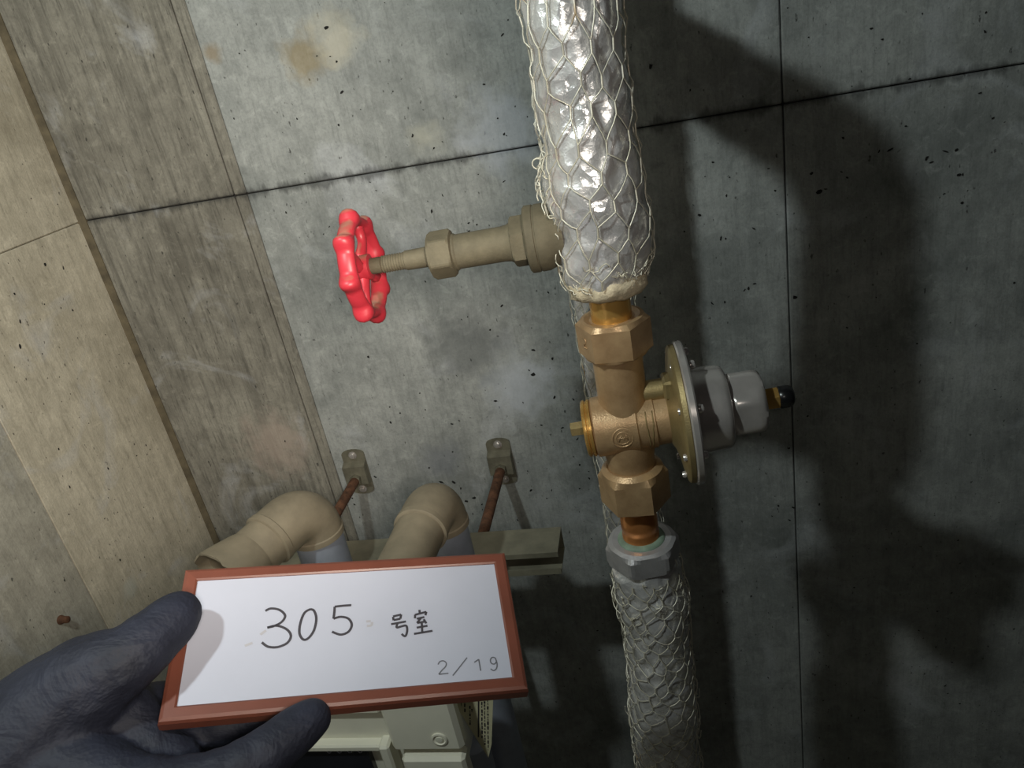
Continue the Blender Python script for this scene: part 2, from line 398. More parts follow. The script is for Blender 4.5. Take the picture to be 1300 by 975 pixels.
# ------------------------------------------------------------------ insulated pipes
MP = Vector((-0.03065, 0.46073, 0))         # axis of the front pipe
RP = Vector((-0.0494, 0.6548, 0))           # axis of the pipe behind it, close to the wall
def zax(v, p=MP):                           # height on a vertical axis that is seen at row v
    k = (v - CY) / F; a = DOWN - FWD * k
    return CAM.z - (a.x * p.x + a.y * p.y) / a.z
class Sweep:
    """a tube along a path with a radius function; gives surface points for skin and wire"""
    def __init__(s, pts, radius, seed, crumple=0.0016):
        s.p = [Vector(p) for p in pts]; s.s = [0.0]
        for a, b in zip(s.p, s.p[1:]): s.s.append(s.s[-1] + (b - a).length)
        s.L = s.s[-1]; s.rad = radius; s.seed = seed; s.cr = crumple
        s.fr = []; u = Vector((1, 0, 0))
        for i in range(len(s.p)):
            t = (s.p[min(i + 1, len(s.p) - 1)] - s.p[max(i - 1, 0)]).normalized(); u = (u - t * u.dot(t)).normalized(); s.fr.append((u, t.cross(u)))
    def centre(s, q):
        q = min(max(q, 0), s.L); i = 0
        while i < len(s.s) - 2 and s.s[i + 1] < q: i += 1
        k = (q - s.s[i]) / (s.s[i + 1] - s.s[i]); a, b = s.fr[i], s.fr[i + 1]
        return s.p[i].lerp(s.p[i + 1], k), a[0].lerp(b[0], k).normalized(), a[1].lerp(b[1], k).normalized()
    def r(s, th, q):
        r0 = s.rad(q); x, y = math.cos(th) * r0, math.sin(th) * r0; sd = s.seed
        n1 = noise.noise(Vector((x * 45, y * 45, q * 38 + sd))); n2 = noise.noise(Vector((x * 120 + 9, y * 120, q * 110 + sd)))
        n3 = abs(noise.noise(Vector((x * 75 + 3, y * 75, q * 60 + sd))))
        return r0 + s.cr * (1.1 * n1 + 0.55 * n2 - 1.2 * n3)
    def point(s, th, q, off=0.0):
        c, u, w = s.centre(q); return c + (u * math.cos(th) + w * math.sin(th)) * (s.r(th, q) + off)
    def skin(s, mb, seg=72, step=0.002):
        n = int(s.L / step) + 1; V = []; Fc = []
        for i in range(n + 1):
            q = s.L * i / n
            c, u, w = s.centre(q)
            for k in range(seg):
                th = 2 * math.pi * k / seg; V.append(c + (u * math.cos(th) + w * math.sin(th)) * s.r(th, q))
        for i in range(n):
            for k in range(seg):
                k2 = (k + 1) % seg; Fc.append([i * seg + k, i * seg + k2, (i + 1) * seg + k2, (i + 1) * seg + k])
        Fc += [list(range(seg))[::-1], [n * seg + k for k in range(seg)]]
        return mb.add(V, Fc)
    def wire(s, mb, q0, q1, cols, length, rw, seed, twist=0.0, off=0.0011, jit=0.16):
        """hexagonal chicken wire: zigzag wires, neighbours twisted together along short straight lengths"""
        rd = random.Random(seed); rows = max(2, int((q1 - q0) / length)); h = (q1 - q0) / rows; da = 2 * math.pi / cols
        node = {}
        def nd(i, j):                       # i half column index 0..2cols-1, j row
            i %= 2 * cols
            if (i, j) not in node:
                node[(i, j)] = (i * da / 2 + rd.uniform(-jit, jit) * da, q0 + j * h + rd.uniform(-jit, jit) * h, off + rd.uniform(0, 0.0012))
            return node[(i, j)]
        def pth(a, b, r, n=3):
            d = (b[0] - a[0] + math.pi) % (2 * math.pi) - math.pi; pts = []
            for k in range(n + 1):
                f = k / n; q = a[1] + (b[1] - a[1]) * f
                pts.append(s.point(a[0] + d * f + twist * q, q, a[2] + (b[2] - a[2]) * f + 0.0006 * math.sin(f * math.pi)))
            tube(mb, pts, r, 4, caps=False)
        for j in range(rows):
            for i in range(cols):
                a = nd(2 * i + (j % 2), j); up = (a[0], a[1] + h * 0.36, a[2])
                if up[1] < q1 + 0.002: pth(a, up, rw * 1.45, 1)
                for sd in (-1, 1):
                    b = nd(2 * i + (j % 2) + sd, j + 1)
                    if j + 1 < rows or True: pth(up, b, rw)
        return mb
def lerp_table(tab):
    def f(q):
        if q <= tab[0][0]: return tab[0][1]
        for (a, ra), (b, rb) in zip(tab, tab[1:]):
            if q <= b:
                k = (q - a) / (b - a); k = k * k * (3 - 2 * k); return ra + (rb - ra) * k
        return tab[-1][1]
    return f
def arc(c, a, b, r, n=10):                  # quarter bend from direction -a .. to b around centre c
    return [Vector(c) + Vector(a) * r * math.cos(k / n * math.pi / 2) + Vector(b) * r * math.sin(k / n * math.pi / 2) for k in range(n + 1)]
# upper part of the front pipe, with the bend back to the pipe at the wall
z0 = zax(368); zt = CAM.z + 0.026; br = 0.028
run = (RP - MP); run.z = 0; rdir = run.normalized()
path = [Vector((MP.x, MP.y, z0 + (zt - br - z0) * k / 20)) for k in range(21)]
cc = Vector((MP.x, MP.y, zt - br)) + rdir * br
path += arc(cc, -rdir, Vector((0, 0, 1)), br)[1:]
endp = Vector((RP.x, RP.y, zt)) - rdir * 0.0285
path += [path[-1].lerp(endp, k / 6) for k in range(1, 7)]
up_r = lerp_table([(0, 0.017), (0.003, 0.0225), (0.009, 0.0255), (0.03, 0.0292), (0.065, 0.0300), (0.09, 0.0272), (0.125, 0.0262), (0.140, 0.0248), (0.152, 0.0262), (0.19, 0.0258), (0.4, 0.026)])
sw = Sweep(path, up_r, 3.0, 0.0022)
up = empty('insulated_pipe', (MP.x, MP.y, z0), 'thick foil-wrapped pipe under chicken wire above the red-handled valve', 'pipe', 'foil-lagged pipes')
m = MB(); sw.skin(m); m.build('foil_wrap', M_foil, up, sharp=28)
m = MB(); sw.wire(m, 0.006, sw.L, 12, 0.0165, 0.00042, 5, twist=2.2, off=0.0014)
rd = random.Random(12)
for k in range(26):                          # wire ends bunched at the lower end
    th = rd.uniform(0, 6.28); q = rd.uniform(0.002, 0.026); pts = []
    for i in range(9):
        th += rd.uniform(-0.02, 0.13); q += rd.uniform(-0.0035, 0.0035); pts.append(sw.point(th, max(0.001, q), rd.uniform(0.0008, 0.003)))
    tube(m, [Vector(p) for p in smoothpath([tuple(p) for p in pts], 3)], 0.00042, 4, caps=False)
for k in range(16):                          # slack wire on the valve side
    th = rd.uniform(2.7, 3.9); q = rd.uniform(0.02, 0.085); pts = []
    for i in range(7):
        th += rd.uniform(-0.13, 0.13); q += rd.uniform(-0.0005, 0.006); pts.append(sw.point(th, q, rd.uniform(0.001, 0.005)))
    tube(m, [Vector(p) for p in smoothpath([tuple(p) for p in pts], 3)], 0.00042, 4, caps=False)
lp = sw.point(3.2, zax(196) - z0, 0.0022)    # little wire ring on the side
tube(m, [lp + Vector((-0.0022 + 0.003 * math.cos(a), -0.001, 0.003 * math.sin(a))) for a in [k * 0.55 for k in range(12)]], 0.0005, 5)
m.build('chicken_wire', M_wire, up, smooth=True)
m = MB(); lathe(m, [(-0.0012, 0.0135), (-0.002, 0.0185), (0.0, 0.0228), (0.004, 0.0252), (0.010, 0.026), (0.012, 0.02)], (MP.x, MP.y, z0), (0, 0, 1), 48)
for v in m.v:
    d = Vector((v.x - MP.x, v.y - MP.y, 0)); v += d * (0.16 * noise.noise(v * 140)) + Vector((0, 0, 0.002 * noise.noise(v * 170)))
m.build('glass_wool_end', M_wool, up, smooth=True)

# lower part of the front pipe
zl = zax(703); zb = 0.0
lo_r = lerp_table([(0, 0.0205), (0.004, 0.0225), (0.009, 0.0252), (0.014, 0.0256), (0.05, 0.0258), (0.085, 0.0236), (0.115, 0.0252), (0.16, 0.027), (0.2, 0.0262), (0.4, 0.027)])
path = [Vector((MP.x + 0.0025 * math.sin((zl - z) * 22), MP.y, z)) for z in [zl + (zb - zl) * k / 60 for k in range(61)]]
sl = Sweep(path, lo_r, 11.0, 0.0021)
lo = empty('insulated_pipe', (MP.x, MP.y, zb), 'thick foil-wrapped pipe under chicken wire below the pressure valve', 'pipe', 'foil-lagged pipes')
m = MB(); sl.skin(m); m.build('foil_wrap', M_foil, lo, sharp=28)
m = MB(); sl.wire(m, 0.012, sl.L, 13, 0.0105, 0.00042, 8, twist=1.0, off=0.0012, jit=0.22)
for k in range(26):
    th = rd.uniform(0, 6.28); q = rd.uniform(0.004, 0.06); pts = []
    for i in range(6):
        th += rd.uniform(-0.12, 0.12); q += rd.uniform(-0.002, 0.004); pts.append(sl.point(th, max(0.003, q), rd.uniform(0.0008, 0.0022)))
    tube(m, [Vector(p) for p in smoothpath([tuple(p) for p in pts], 3)], 0.0004, 4, caps=False)
for v_, th in ((700, 5.9), (712, 0.4), (880, 0.15), (905, 0.3), (930, 0.2), (760, 3.3), (905, 3.0)):   # stray ends
    q = max(0.002, zl - zax(v_)); a = sl.point(th, q, 0.001); b = sl.point(th + 0.08, q - 0.004, 0.004); c_ = sl.point(th + 0.02, q - 0.011, 0.0045)
    tube(m, [Vector(p) for p in smoothpath([tuple(a), tuple(b), tuple(c_)], 4)], 0.0004, 4)
m.build('chicken_wire', M_wire, lo, smooth=True)
lofit = MB(); hp = math.radians(12)
lathe(lofit, [(-0.004, 0.022), (-0.003, 0.0262), (0.0, 0.0272), (0.0105, 0.0272), (0.0135, 0.0245), (0.0150, 0.0215)], (MP.x, MP.y, zl), (0, 0, 1), 72, 0.0240, Vector((math.cos(hp), math.sin(hp), 0)))
lofit.build('hex_fitting', M_zinc, lo, sharp=6)
m = MB(); lathe(m, [(0.0140, 0.0178), (0.0158, 0.0168), (0.0168, 0.0156), (0.0174, 0.0138)], (MP.x, MP.y, zl), (0, 0, 1), 48)
m.build('green_sealing_ring', M_patina, lo, smooth=True)

# pipe behind, close to the wall
re_r = lerp_table([(0, 0.0265), (0.5, 0.0265), (1.4, 0.0265)])
zr0, zr1 = 0.0, 1.62
path = [Vector((RP.x, RP.y, zr0 + (zr1 - zr0) * k / 40)) for k in range(41)]
sr = Sweep(path, re_r, 23.0, 0.0016)
rear = empty('insulated_pipe', (RP.x, RP.y, zr0), 'foil-wrapped pipe half hidden behind the bronze pressure valve, close to the wall', 'pipe', 'foil-lagged pipes')
m = MB(); sr.skin(m, 48, 0.005); m.build('foil_wrap', M_foil, rear, sharp=28)
m = MB(); sr.wire(m, 0.0, sr.L, 13, 0.015, 0.00042, 31, twist=1.2, off=0.0022, jit=0.2); m.build('chicken_wire', M_wire, rear, smooth=True)

# ------------------------------------------------------------------ gate valve with red handwheel
zg = zax(289); ga = Vector((-1, -0.055, -0.012)).normalized(); go = Vector((MP.x, MP.y, zg))
gv = empty('gate_valve', go + ga * 0.03 - Vector((0, 0, 0.02)), 'dusty bronze gate valve with red lobed handwheel sticking out left', 'valve')
m = MB(); lathe(m, [(0.022, 0.016), (0.029, 0.0190), (0.0330, 0.0205), (0.0375, 0.0205), (0.0380, 0.0200), (0.0386, 0.0200), (0.0390, 0.0206), (0.0435, 0.0206), (0.0445, 0.0195)], go, ga, 56)
m.build('bonnet_flange', M_dusty, gv, sharp=30)
m = MB(); lathe(m, [(0.0440, 0.0125), (0.0445, 0.0150), (0.0455, 0.0160), (0.0525, 0.0160), (0.0535, 0.0148), (0.0540, 0.0120)], go, ga, 72, 0.0140)
m.build('bonnet_hexagon', M_dusty, gv, sharp=6)
m = MB(); lathe(m, [(0.0535, 0.0128), (0.056, 0.0113), (0.060, 0.0108), (0.0885, 0.0108), (0.0895, 0.0115), (0.0915, 0.0115)], go, ga, 48)
m.build('bonnet_barrel', M_dusty, gv, sharp=30)
m = MB(); lathe(m, [(0.0905, 0.0115), (0.0912, 0.0138), (0.0925, 0.0150), (0.1040, 0.0150), (0.1055, 0.0138), (0.1062, 0.010)], go, ga, 72, 0.0134, Vector((0, 0.3, 1)))
m.build('gland_nut', M_dusty, gv, sharp=6)
prof = [(0.1055, 0.0090), (0.1075, 0.0082), (0.1085, 0.0064), (0.122, 0.0062), (0.1225, 0.0056)]
for k in range(9): prof += [(0.1235 + k * 0.0017, 0.0056), (0.1243 + k * 0.0017, 0.0050)]
prof += [(0.140, 0.0052), (0.152, 0.0048), (0.1535, 0.004)]
m = MB(); lathe(m, prof, go, ga, 32); m.build('stem', M_dusty, gv, sharp=40)
wc = go + ga * 0.1505
hw = empty('handwheel', wc - wloc(gv)); hw.parent = gv
a_, wu, ww = frame(ga)
def wheel_pt(ph, r, t): return wc + (wu * math.cos(ph) + ww * math.sin(ph)) * r + ga * t
# lobed rim: a closed ring whose outer side swells at each of the eight grips
m = MB(); SEG = 128; PR = 14; V = []; Fc = []
for k in range(SEG):
    ph = 2 * math.pi * k / SEG; lob = max(0.0, math.cos(8 * ph)) ** 1.5
    rc = 0.0290 + 0.0024 * lob; hr = 0.0034 + 0.0034 * lob; ht = 0.0056 + 0.0010 * lob
    for i in range(PR):
        b = 2 * math.pi * i / PR; V.append(wheel_pt(ph, rc + hr * math.cos(b), ht * math.sin(b)))
for k in range(SEG):
    for i in range(PR):
        k2 = (k + 1) % SEG; i2 = (i + 1) % PR; Fc.append([k * PR + i, k * PR + i2, k2 * PR + i2, k2 * PR + i])
m.add(V, Fc); m.build('wheel_rim', M_red, hw, smooth=True)
for k in range(4):
    m = MB(); ph = k * math.pi / 2 + 0.35; pts = []
    for i in range(9):
        f_ = i / 8; pts.append(wheel_pt(ph + 0.30 * math.sin(f_ * 3.0), 0.005 + 0.0235 * f_, 0.0012 - 0.004 * math.sin(f_ * math.pi) * 0.4))
    tube(m, pts, [0.0045, 0.0040, 0.0034, 0.0031, 0.0030, 0.0031, 0.0034, 0.0038, 0.0042], 8)
    m.build('spoke', M_red, hw, smooth=True)
m = MB(); lathe(m, [(-0.0055, 0.0065), (-0.005, 0.0080), (0.004, 0.0085), (0.005, 0.0078), (0.0055, 0.0060)], wc, ga, 32); m.build('wheel_hub', M_red, hw, sharp=40)
m = MB(); lathe(m, [(0.0050, 0.0058), (0.0052, 0.0064), (0.0088, 0.0064), (0.0095, 0.0058)], wc, ga, 48, 0.0055); lathe(m, [(0.009, 0.0032), (0.0120, 0.0030)], wc, ga, 20)
m.build('wheel_nut', M_dusty, hw, sharp=25)

# ------------------------------------------------------------------ pressure reducing valve
pv = empty('pressure_reducing_valve', (MP.x, MP.y, zax(697)), 'bronze pressure reducing valve with large stainless bonnet between the pipes', 'valve')
al = math.radians(4.5)
UPZ = Vector((0, 0, 1))
ra = Vector((math.cos(al), math.sin(al), 0.035)).normalized(); rb = Vector((-math.sin(al), math.cos(al), 0))
def axp(v): return Vector((MP.x, MP.y, zax(v)))
m = MB(); lathe(m, [(0, 0.0130), (zax(360) - zax(415), 0.0130)], axp(415), UPZ, 48); m.build('tail_pipe', M_brass, pv, sharp=30)
L_ = zax(697) - zax(650)
m = MB(); H_ = zax(625) - zax(692)
lathe(m, [(0, 0.0133), (H_ * 0.28, 0.0133), (H_ * 0.30, 0.0129), (H_ * 0.36, 0.0129), (H_ * 0.38, 0.0133), (H_ * 0.55, 0.0133), (H_ * 0.57, 0.0130), (H_, 0.0130)], axp(692), UPZ, 48)
m.build('tail_pipe', M_copper, pv, sharp=30)
def union_nut(v0, v1, ap, ph, flip=False):
    z_1, z_0 = zax(v0), zax(v1); h = z_1 - z_0; R_ = ap / math.cos(math.pi / 6)
    m = MB(); prof = [(0, ap * 0.80), (0.0002, ap * 0.985), (0.0022, R_), (h - 0.0036, R_), (h - 0.0006, ap * 0.97), (h - 0.0002, ap * 0.86), (h - 0.0015, ap * 0.70)]
    if flip: prof = [(0, ap * 0.6), (0.0004, ap * 0.90), (0.0026, R_), (h - 0.0075, R_), (h - 0.0030, ap * 1.0), (h - 0.0004, ap * 0.86), (h, ap * 0.82), (h - 0.001, ap * 0.72)]
    lathe(m, prof, (MP.x, MP.y, z_0), UPZ, 96, ap, Vector((math.cos(ph), math.sin(ph), 0)))
    return m.build('union_nut', M_bronze, pv, sharp=6)
# flat of the hexagon turned to the viewer
view = math.atan2(-MP.y, -MP.x)
nut1 = union_nut(400, 447, 0.0208, view + math.radians(30 - 6))
nut2 = union_nut(588, 637, 0.0212, view + math.radians(30 - 4), True)
# body: vertical run, cross barrel, front face
bz = zax(536)
m = MB()
lathe(m, [(zax(606) - bz, 0.0168), (zax(590) - bz, 0.0163), (zax(578) - bz, 0.0166), (zax(568) - bz, 0.0175), (zax(550) - bz, 0.0175), (zax(515) - bz, 0.0170), (zax(503) - bz, 0.0164), (zax(490) - bz, 0.0162), (zax(436) - bz, 0.0162)], (MP.x, MP.y, bz), UPZ, 56)
bo = Vector((MP.x, MP.y, bz))
m.build('body', M_bronze, pv, sharp=35)
bodyc = MB(); prof = [(-0.0225, 0.0160), (-0.0222, 0.0186), (-0.0210, 0.0204), (0.0060, 0.0212), (0.0068, 0.0212), (0.0076, 0.0202), (0.0086, 0.0200), (0.019, 0.0200), (0.0195, 0.0188), (0.0205, 0.0188), (0.028, 0.0186), (0.030, 0.020)]
lathe(bodyc, prof, bo, ra, 64); bodyc.build('cross_barrel', M_bronze, pv, sharp=30)
m = MB(); lathe(m, [(-0.0285, 0.0150), (-0.0282, 0.0182), (-0.0272, 0.0195), (-0.0258, 0.0195), (-0.0254, 0.0186), (-0.0246, 0.0186), (-0.0242, 0.0196), (-0.0226, 0.0196), (-0.0222, 0.0180)], bo, ra, 64)
m.build('end_cap', M_brass, pv, sharp=30)
m = MB(); lathe(m, [(-0.0375, 0.0044), (-0.0370, 0.0052), (-0.0280, 0.0052)], bo + UPZ * 0.001, ra, 48, 0.0045); m.build('drain_plug', M_bronze_d, pv, sharp=6)
# raised round emblem on the body, towards the viewer, and two cast grooves
fr_d = -rb; fr_s = ra; ec = bo - ra * 0.0035 - rb * 0.0206 - UPZ * 0.0004
em = MB()
ring = lambda R_, r_: tube(em, [ec + fr_s * R_ * math.cos(a) + UPZ * R_ * math.sin(a) - fr_d * (0.5 * (R_ * math.sin(a)) ** 2 / 0.0206) for a in [k * 2 * math.pi / 28 for k in range(28)]], r_, 6, closed=True)
ring(0.0068, 0.0007); ring(0.0045, 0.0006)
for pts in ([(-0.003, -0.002), (-0.001, 0.0024), (0.0005, -0.0012), (0.0022, 0.0026), (0.0032, -0.0016)], [(-0.0034, 0.0005), (0.0034, 0.0002)]):
    tube(em, [ec + fr_s * x + UPZ * y for x, y in pts], 0.0006, 5)
tag(em.build('emblem', M_bronze, pv, smooth=True), 'raised round maker emblem')
gd = Vector((math.cos(view - 0.0), math.sin(view), 0))
m = MB()
for t0, k in ((0.0128, -1), (0.0172, 1)):
    pts = []
    for i in range(10):
        ph = math.radians(62 - i * 9); off = 0.0 if i < 4 else (0.0011 if i > 5 else 0.0006)
        d = (-rb * math.cos(math.radians(90) - ph) if False else (-rb) * math.cos(ph - math.radians(20)) + UPZ * math.sin(ph - math.radians(20)))
        pts.append(bo + ra * (t0 - k * off) + d * 0.02005)
    tube(m, pts, 0.00042, 5)
m.build('casting_line', M_bronze_d, pv, smooth=True)
# sensing boss at the upper right between nut and flange
m = MB(); lathe(m, [(0.010, 0.0072), (0.034, 0.0072)], bo + UPZ * 0.0215 - rb * 0.002, ra, 32); m.build('sensing_boss', M_bronze_d, pv, sharp=30)
m = MB(); box(m, bo + UPZ * 0.024 + ra * 0.031 - rb * 0.004, 0.0045, 0.009, 0.0065, (ra, rb, UPZ), 0.0015); m.build('sensing_block', M_bronze_d, pv)
# diaphragm flange: two discs, lower one bronze, upper one steel
m = MB(); lathe(m, [(0.0280, 0.019), (0.0300, 0.0225), (0.0320, 0.0300), (0.0335, 0.0400), (0.0345, 0.0452), (0.0355, 0.0465), (0.0385, 0.0470), (0.0390, 0.0462)], bo, ra, 96); m.build('diaphragm_flange', M_bronze_d, pv, sharp=40)
m = MB(); lathe(m, [(0.0388, 0.0440), (0.0390, 0.0476), (0.0400, 0.0486), (0.0432, 0.0486), (0.0442, 0.0478), (0.0447, 0.0440), (0.0450, 0.0320)], bo, ra, 96); m.build('flange_ring', M_steel, pv, sharp=30)
for k in range(8):
    ph = 2 * math.pi * k / 8 + 0.26; d = rb * math.cos(ph) + UPZ * math.sin(ph)
    m = MB(); lathe(m, [(0.0445, 0.0031), (0.0460, 0.0031), (0.0474, 0.0026), (0.0481, 0.0012)], bo + d * 0.0405, ra, 16); lathe(m, [(0.0322, 0.0020), (0.0335, 0.0024), (0.0347, 0.0024)], bo + d * 0.0405, ra, 12)
    m.build('flange_screw', M_steel, pv, sharp=40)
m = MB(); lathe(m, [(0.0440, 0.0325), (0.0450, 0.0312), (0.0462, 0.0302), (0.0490, 0.0294), (0.0600, 0.0285), (0.0640, 0.0282), (0.0665, 0.0272), (0.0678, 0.0250), (0.0682, 0.0200)], bo, ra, 96)
m.build('bonnet', M_steel, pv, sharp=45)
m = MB(); lathe(m, [(0.0678, 0.0205), (0.0690, 0.0212), (0.0700, 0.0222), (0.0715, 0.0226), (0.0840, 0.0224), (0.0875, 0.0216), (0.0897, 0.0198), (0.0908, 0.0165), (0.0911, 0.0100)], bo, ra, 96, 0.0205)
m.build('hex_cap', M_steel, pv, sharp=50)
m = MB(); lathe(m, [(0.0905, 0.0068), (0.0912, 0.0078), (0.1000, 0.0078), (0.1008, 0.0068)], bo, ra, 48, 0.0068); m.build('lock_nut', M_brass, pv, sharp=6)
m = MB(); lathe(m, [(0.1000, 0.0066), (0.1012, 0.0076), (0.1060, 0.0076), (0.1090, 0.0066), (0.1104, 0.0045), (0.1110, 0.001)], bo, ra, 32); m.build('adjusting_cap', M_black, pv, sharp=50)
# size mark cast on the left flat of the upper nut
nd_ = Vector((math.cos(view - math.radians(60 - 6 - 0)), math.sin(view - math.radians(54)), 0)); ns = UPZ.cross(nd_)
nc = Vector((MP.x, MP.y, zax(424))) + nd_ * 0.0208
m = MB()
for cx_, st in ((-0.0035, [(-.0015, .003), (.001, .003), (.0012, .0008), (-.0012, -.0008), (-.0014, -.003), (.0014, -.003)]), (0.0018, [(-.0012, .003), (.001, .003), (.0014, 0), (.001, -.003), (-.001, -.003), (-.0014, 0), (-.0012, .003)])):
    tube(m, [nc + ns * (cx_ + x) + UPZ * y for x, y in st], 0.00045, 5)
m.build('cast_size_mark', M_bronze, nut1, smooth=True)

# ------------------------------------------------------------------ brackets, rods and strut rail
YS = D - 0.155                               # back of the rail
def bracket(u, v, label):
    w = at(u, v, D); w.y = D; root = empty('wall_bracket', w, label, 'bracket', 'rod brackets on the wall')
    X, Yv, Z = Vector((1, 0, 0)), Vector((0, -1, 0)), UPZ
    ol = []
    for k in range(9): a = math.pi * k / 8; ol.append((0.0145 * math.cos(a), 0.026 + 0.006 * math.sin(a)))
    for k in range(9): a = math.pi + math.pi * k / 8; ol.append((0.0145 * math.cos(a), -0.026 + 0.006 * math.sin(a)))
    m = MB(); extrude(m, ol, w, X, Z, Yv, 0.0025); m.build('base_plate', M_galv, root)
    m = MB(); sec = [(-0.0165, 0.002), (-0.0125, 0.012), (0.0125, 0.012), (0.0165, 0.002)]
    V = []
    for sx in (-0.0142, 0.0142): V += [w + X * sx + Z * z + Yv * y for z, y in sec]
    m.add(V, [[0, 1, 5, 4], [1, 2, 6, 5], [2, 3, 7, 6], [3, 0, 4, 7], [3, 2, 1, 0], [4, 5, 6, 7]]); m.build('raised_saddle', M_galv, root)
    for s in (1, -1):
        m = MB(); lathe(m, [(0.0022, 0.0052), (0.0032, 0.0052), (0.0034, 0.0034), (0.0062, 0.0032), (0.0066, 0.0026)], w + Z * 0.0245 * s, Yv, 18); m.build('anchor_bolt', M_steel, root, sharp=40)
    m = MB(); lathe(m, [(0.0115, 0.0060), (0.012, 0.0072), (0.0175, 0.0072), (0.018, 0.0064)], w - Z * 0.004, Yv, 48, 0.0062); m.build('rod_nut', M_galv, root, sharp=6)
    m = MB(); pr = []; L = D - YS
    n = 60
    for k in range(n + 1): pr.append((0.012 + (L - 0.012) * k / n, 0.0056 + (0.0004 if k % 2 else 0)))
    lathe(m, pr, w - Z * 0.004, Yv, 14); m.build('threaded_rod', M_rust, root, sharp=60)
    return w
w1 = bracket(455, 598, 'wall bracket and rusty rod behind and left of the tan plastic elbow')
w2 = bracket(637, 585, 'wall bracket and rusty rod nearest the pressure valve')
zr = (w1.z + w2.z) / 2 - 0.004
st = empty('strut_rail', (-0.3, YS - 0.02, zr - 0.013), 'dusty galvanised strut channel on rods behind the name board', 'rail')
X0, X1 = -0.47, at(711, 690, YS - 0.02).x
out = [(0, 0.013), (0.040, 0.013), (0.040, 0.0075), (0.0385, 0.0075), (0.0385, 0.0112), (0.0018, 0.0112), (0.0018, -0.0112), (0.0385, -0.0112), (0.0385, -0.0062), (0.040, -0.0062), (0.040, -0.013), (0, -0.013)]
m = MB(); extrude(m, [(x, y) for x, y in out], (X0, YS, zr), Vector((0, -1, 0)), UPZ, Vector((1, 0, 0)), X1 - X0)
m.build('channel', M_strut, st)

# ------------------------------------------------------------------ plastic drain pipes with elbows
def elbow_pipe(u, v, yv, r, fwd_dir, flen, label):
    top = at(u, v, yv); root = empty('drain_pipe', (top.x, top.y, 0.0), label, 'pipe', 'plastic drain pipes at the rail')
    rbend = r * 1.15; fd = Vector(fwd_dir).normalized()
    zc = top.z - r                            # centreline height of the horizontal leg
    a0 = Vector((top.x, top.y, zc - rbend)); cc = a0 + fd * rbend
    bend = arc(cc, -fd, UPZ, rbend, 12)
    m = MB(); tube(m, [a0 - UPZ * 0.006] + bend + [bend[-1] + fd * 0.022], r, 32); m.build('elbow', M_pvc, root, sharp=40)
    for p, d in ((a0 - UPZ * 0.006, -UPZ), (bend[-1] + fd * 0.022, fd)):
        m = MB(); lathe(m, [(-0.006, r * 1.0), (-0.005, r * 1.035), (0.0, r * 1.035), (0.001, r * 0.97)], p, d, 40); m.build('socket_rim', M_pvc, root, sharp=35)
    m = MB(); lathe(m, [(0, r * 0.93), (a0.z - 0.006, r * 0.93)], (a0.x, a0.y, 0.0), UPZ, 32); m.build('pipe_down', M_pvcg, root, sharp=40)
    e = bend[-1] + fd * 0.022
    m = MB(); lathe(m, [(-0.002, r * 0.93), (flen, r * 0.93)], e, fd, 32); m.build('pipe_forward', M_pvc, root, sharp=40)
    return e, fd, root
elbow_pipe(547, 603, 0.556, 0.0225, (-0.08, -1, -0.05), 0.06, 'tan plastic drain pipe with elbow between the two rusty rods')
e, fd, leftpipe = elbow_pipe(380, 612, 0.555, 0.0245, (-0.45, -1, -0.10), 0.030, 'tan plastic drain pipe with taped end in the corner left of the rods')

m = MB(); rr = 0.0245; q = e + fd * 0.018
lathe(m, [(0, rr * 0.94), (0.004, rr * 1.0), (0.028, rr * 1.22), (0.034, rr * 1.25), (0.0345, rr * 1.18), (0.024, rr * 1.08), (0.018, rr * 0.6)], q, fd, 40)
for v in m.v:
    d = (v - q).dot(fd)
    if d > 0.022: v += fd * (0.0035 * noise.noise(v * 110))
m.build('tape_flare', M_pvc, leftpipe, sharp=40)

# ------------------------------------------------------------------ name board
BC = CAM + Vector((-0.1585, 0.2633, -0.24065))
bx = Vector((0.91719311, 0.31171921, -0.24816916)).normalized()
bn = Vector((0.3314675, -0.25131579, 0.90937873)); bn = (bn - bx * bn.dot(bx)).normalized()
by = bn.cross(bx)
def pb(u, v, h=0.0):                         # point at height h above the board's front face
    r = raydir(u, v); k = ((BC - CAM).dot(bn) + h) / r.dot(bn); return CAM + r * k
bd = empty('name_board', BC - bn * 0.010, 'brown framed white board with handwritten room number held in gloved hand', 'board')
HX, HY, FWI = 0.0800, 0.0380, 0.0068
m = MB(); box(m, BC - bn * 0.0042, HX - 0.004, HY - 0.004, 0.0030, (bx, by, bn)); m.build('white_panel', M_white, bd)
for k in range(4):
    a, hx_, hy_, s = ((by, HX, HY, 1), (by, HX, HY, -1), (bx, HY, HX, 1), (bx, HY, HX, -1))[k]
    o_, l_ = (bx, hx_) if k < 2 else (by, hx_)
    e_ = a * s; prof = [(hy_ - FWI, -0.0082), (hy_ - FWI, -0.0006), (hy_ - FWI + 0.0008, 0.0), (hy_ - 0.0020, 0.0), (hy_ - 0.0006, -0.0006), (hy_, -0.0022), (hy_, -0.0075), (hy_ - 0.0008, -0.0082)]
    m = MB(); V = []
    for sd in (-1, 1):
        for d, h in prof:
            ln = l_ - (hy_ - d)              # mitre
            V.append(BC + e_ * d + o_ * sd * ln + bn * h)
    n = len(prof); m.add(V, [[i, (i + 1) % n, n + (i + 1) % n, n + i] for i in range(n)] + [list(range(n)), list(range(n, 2 * n))])
    m.build('frame_rail', M_frame, bd)
HF = -0.00105                                # the ink lies on the recessed sheet
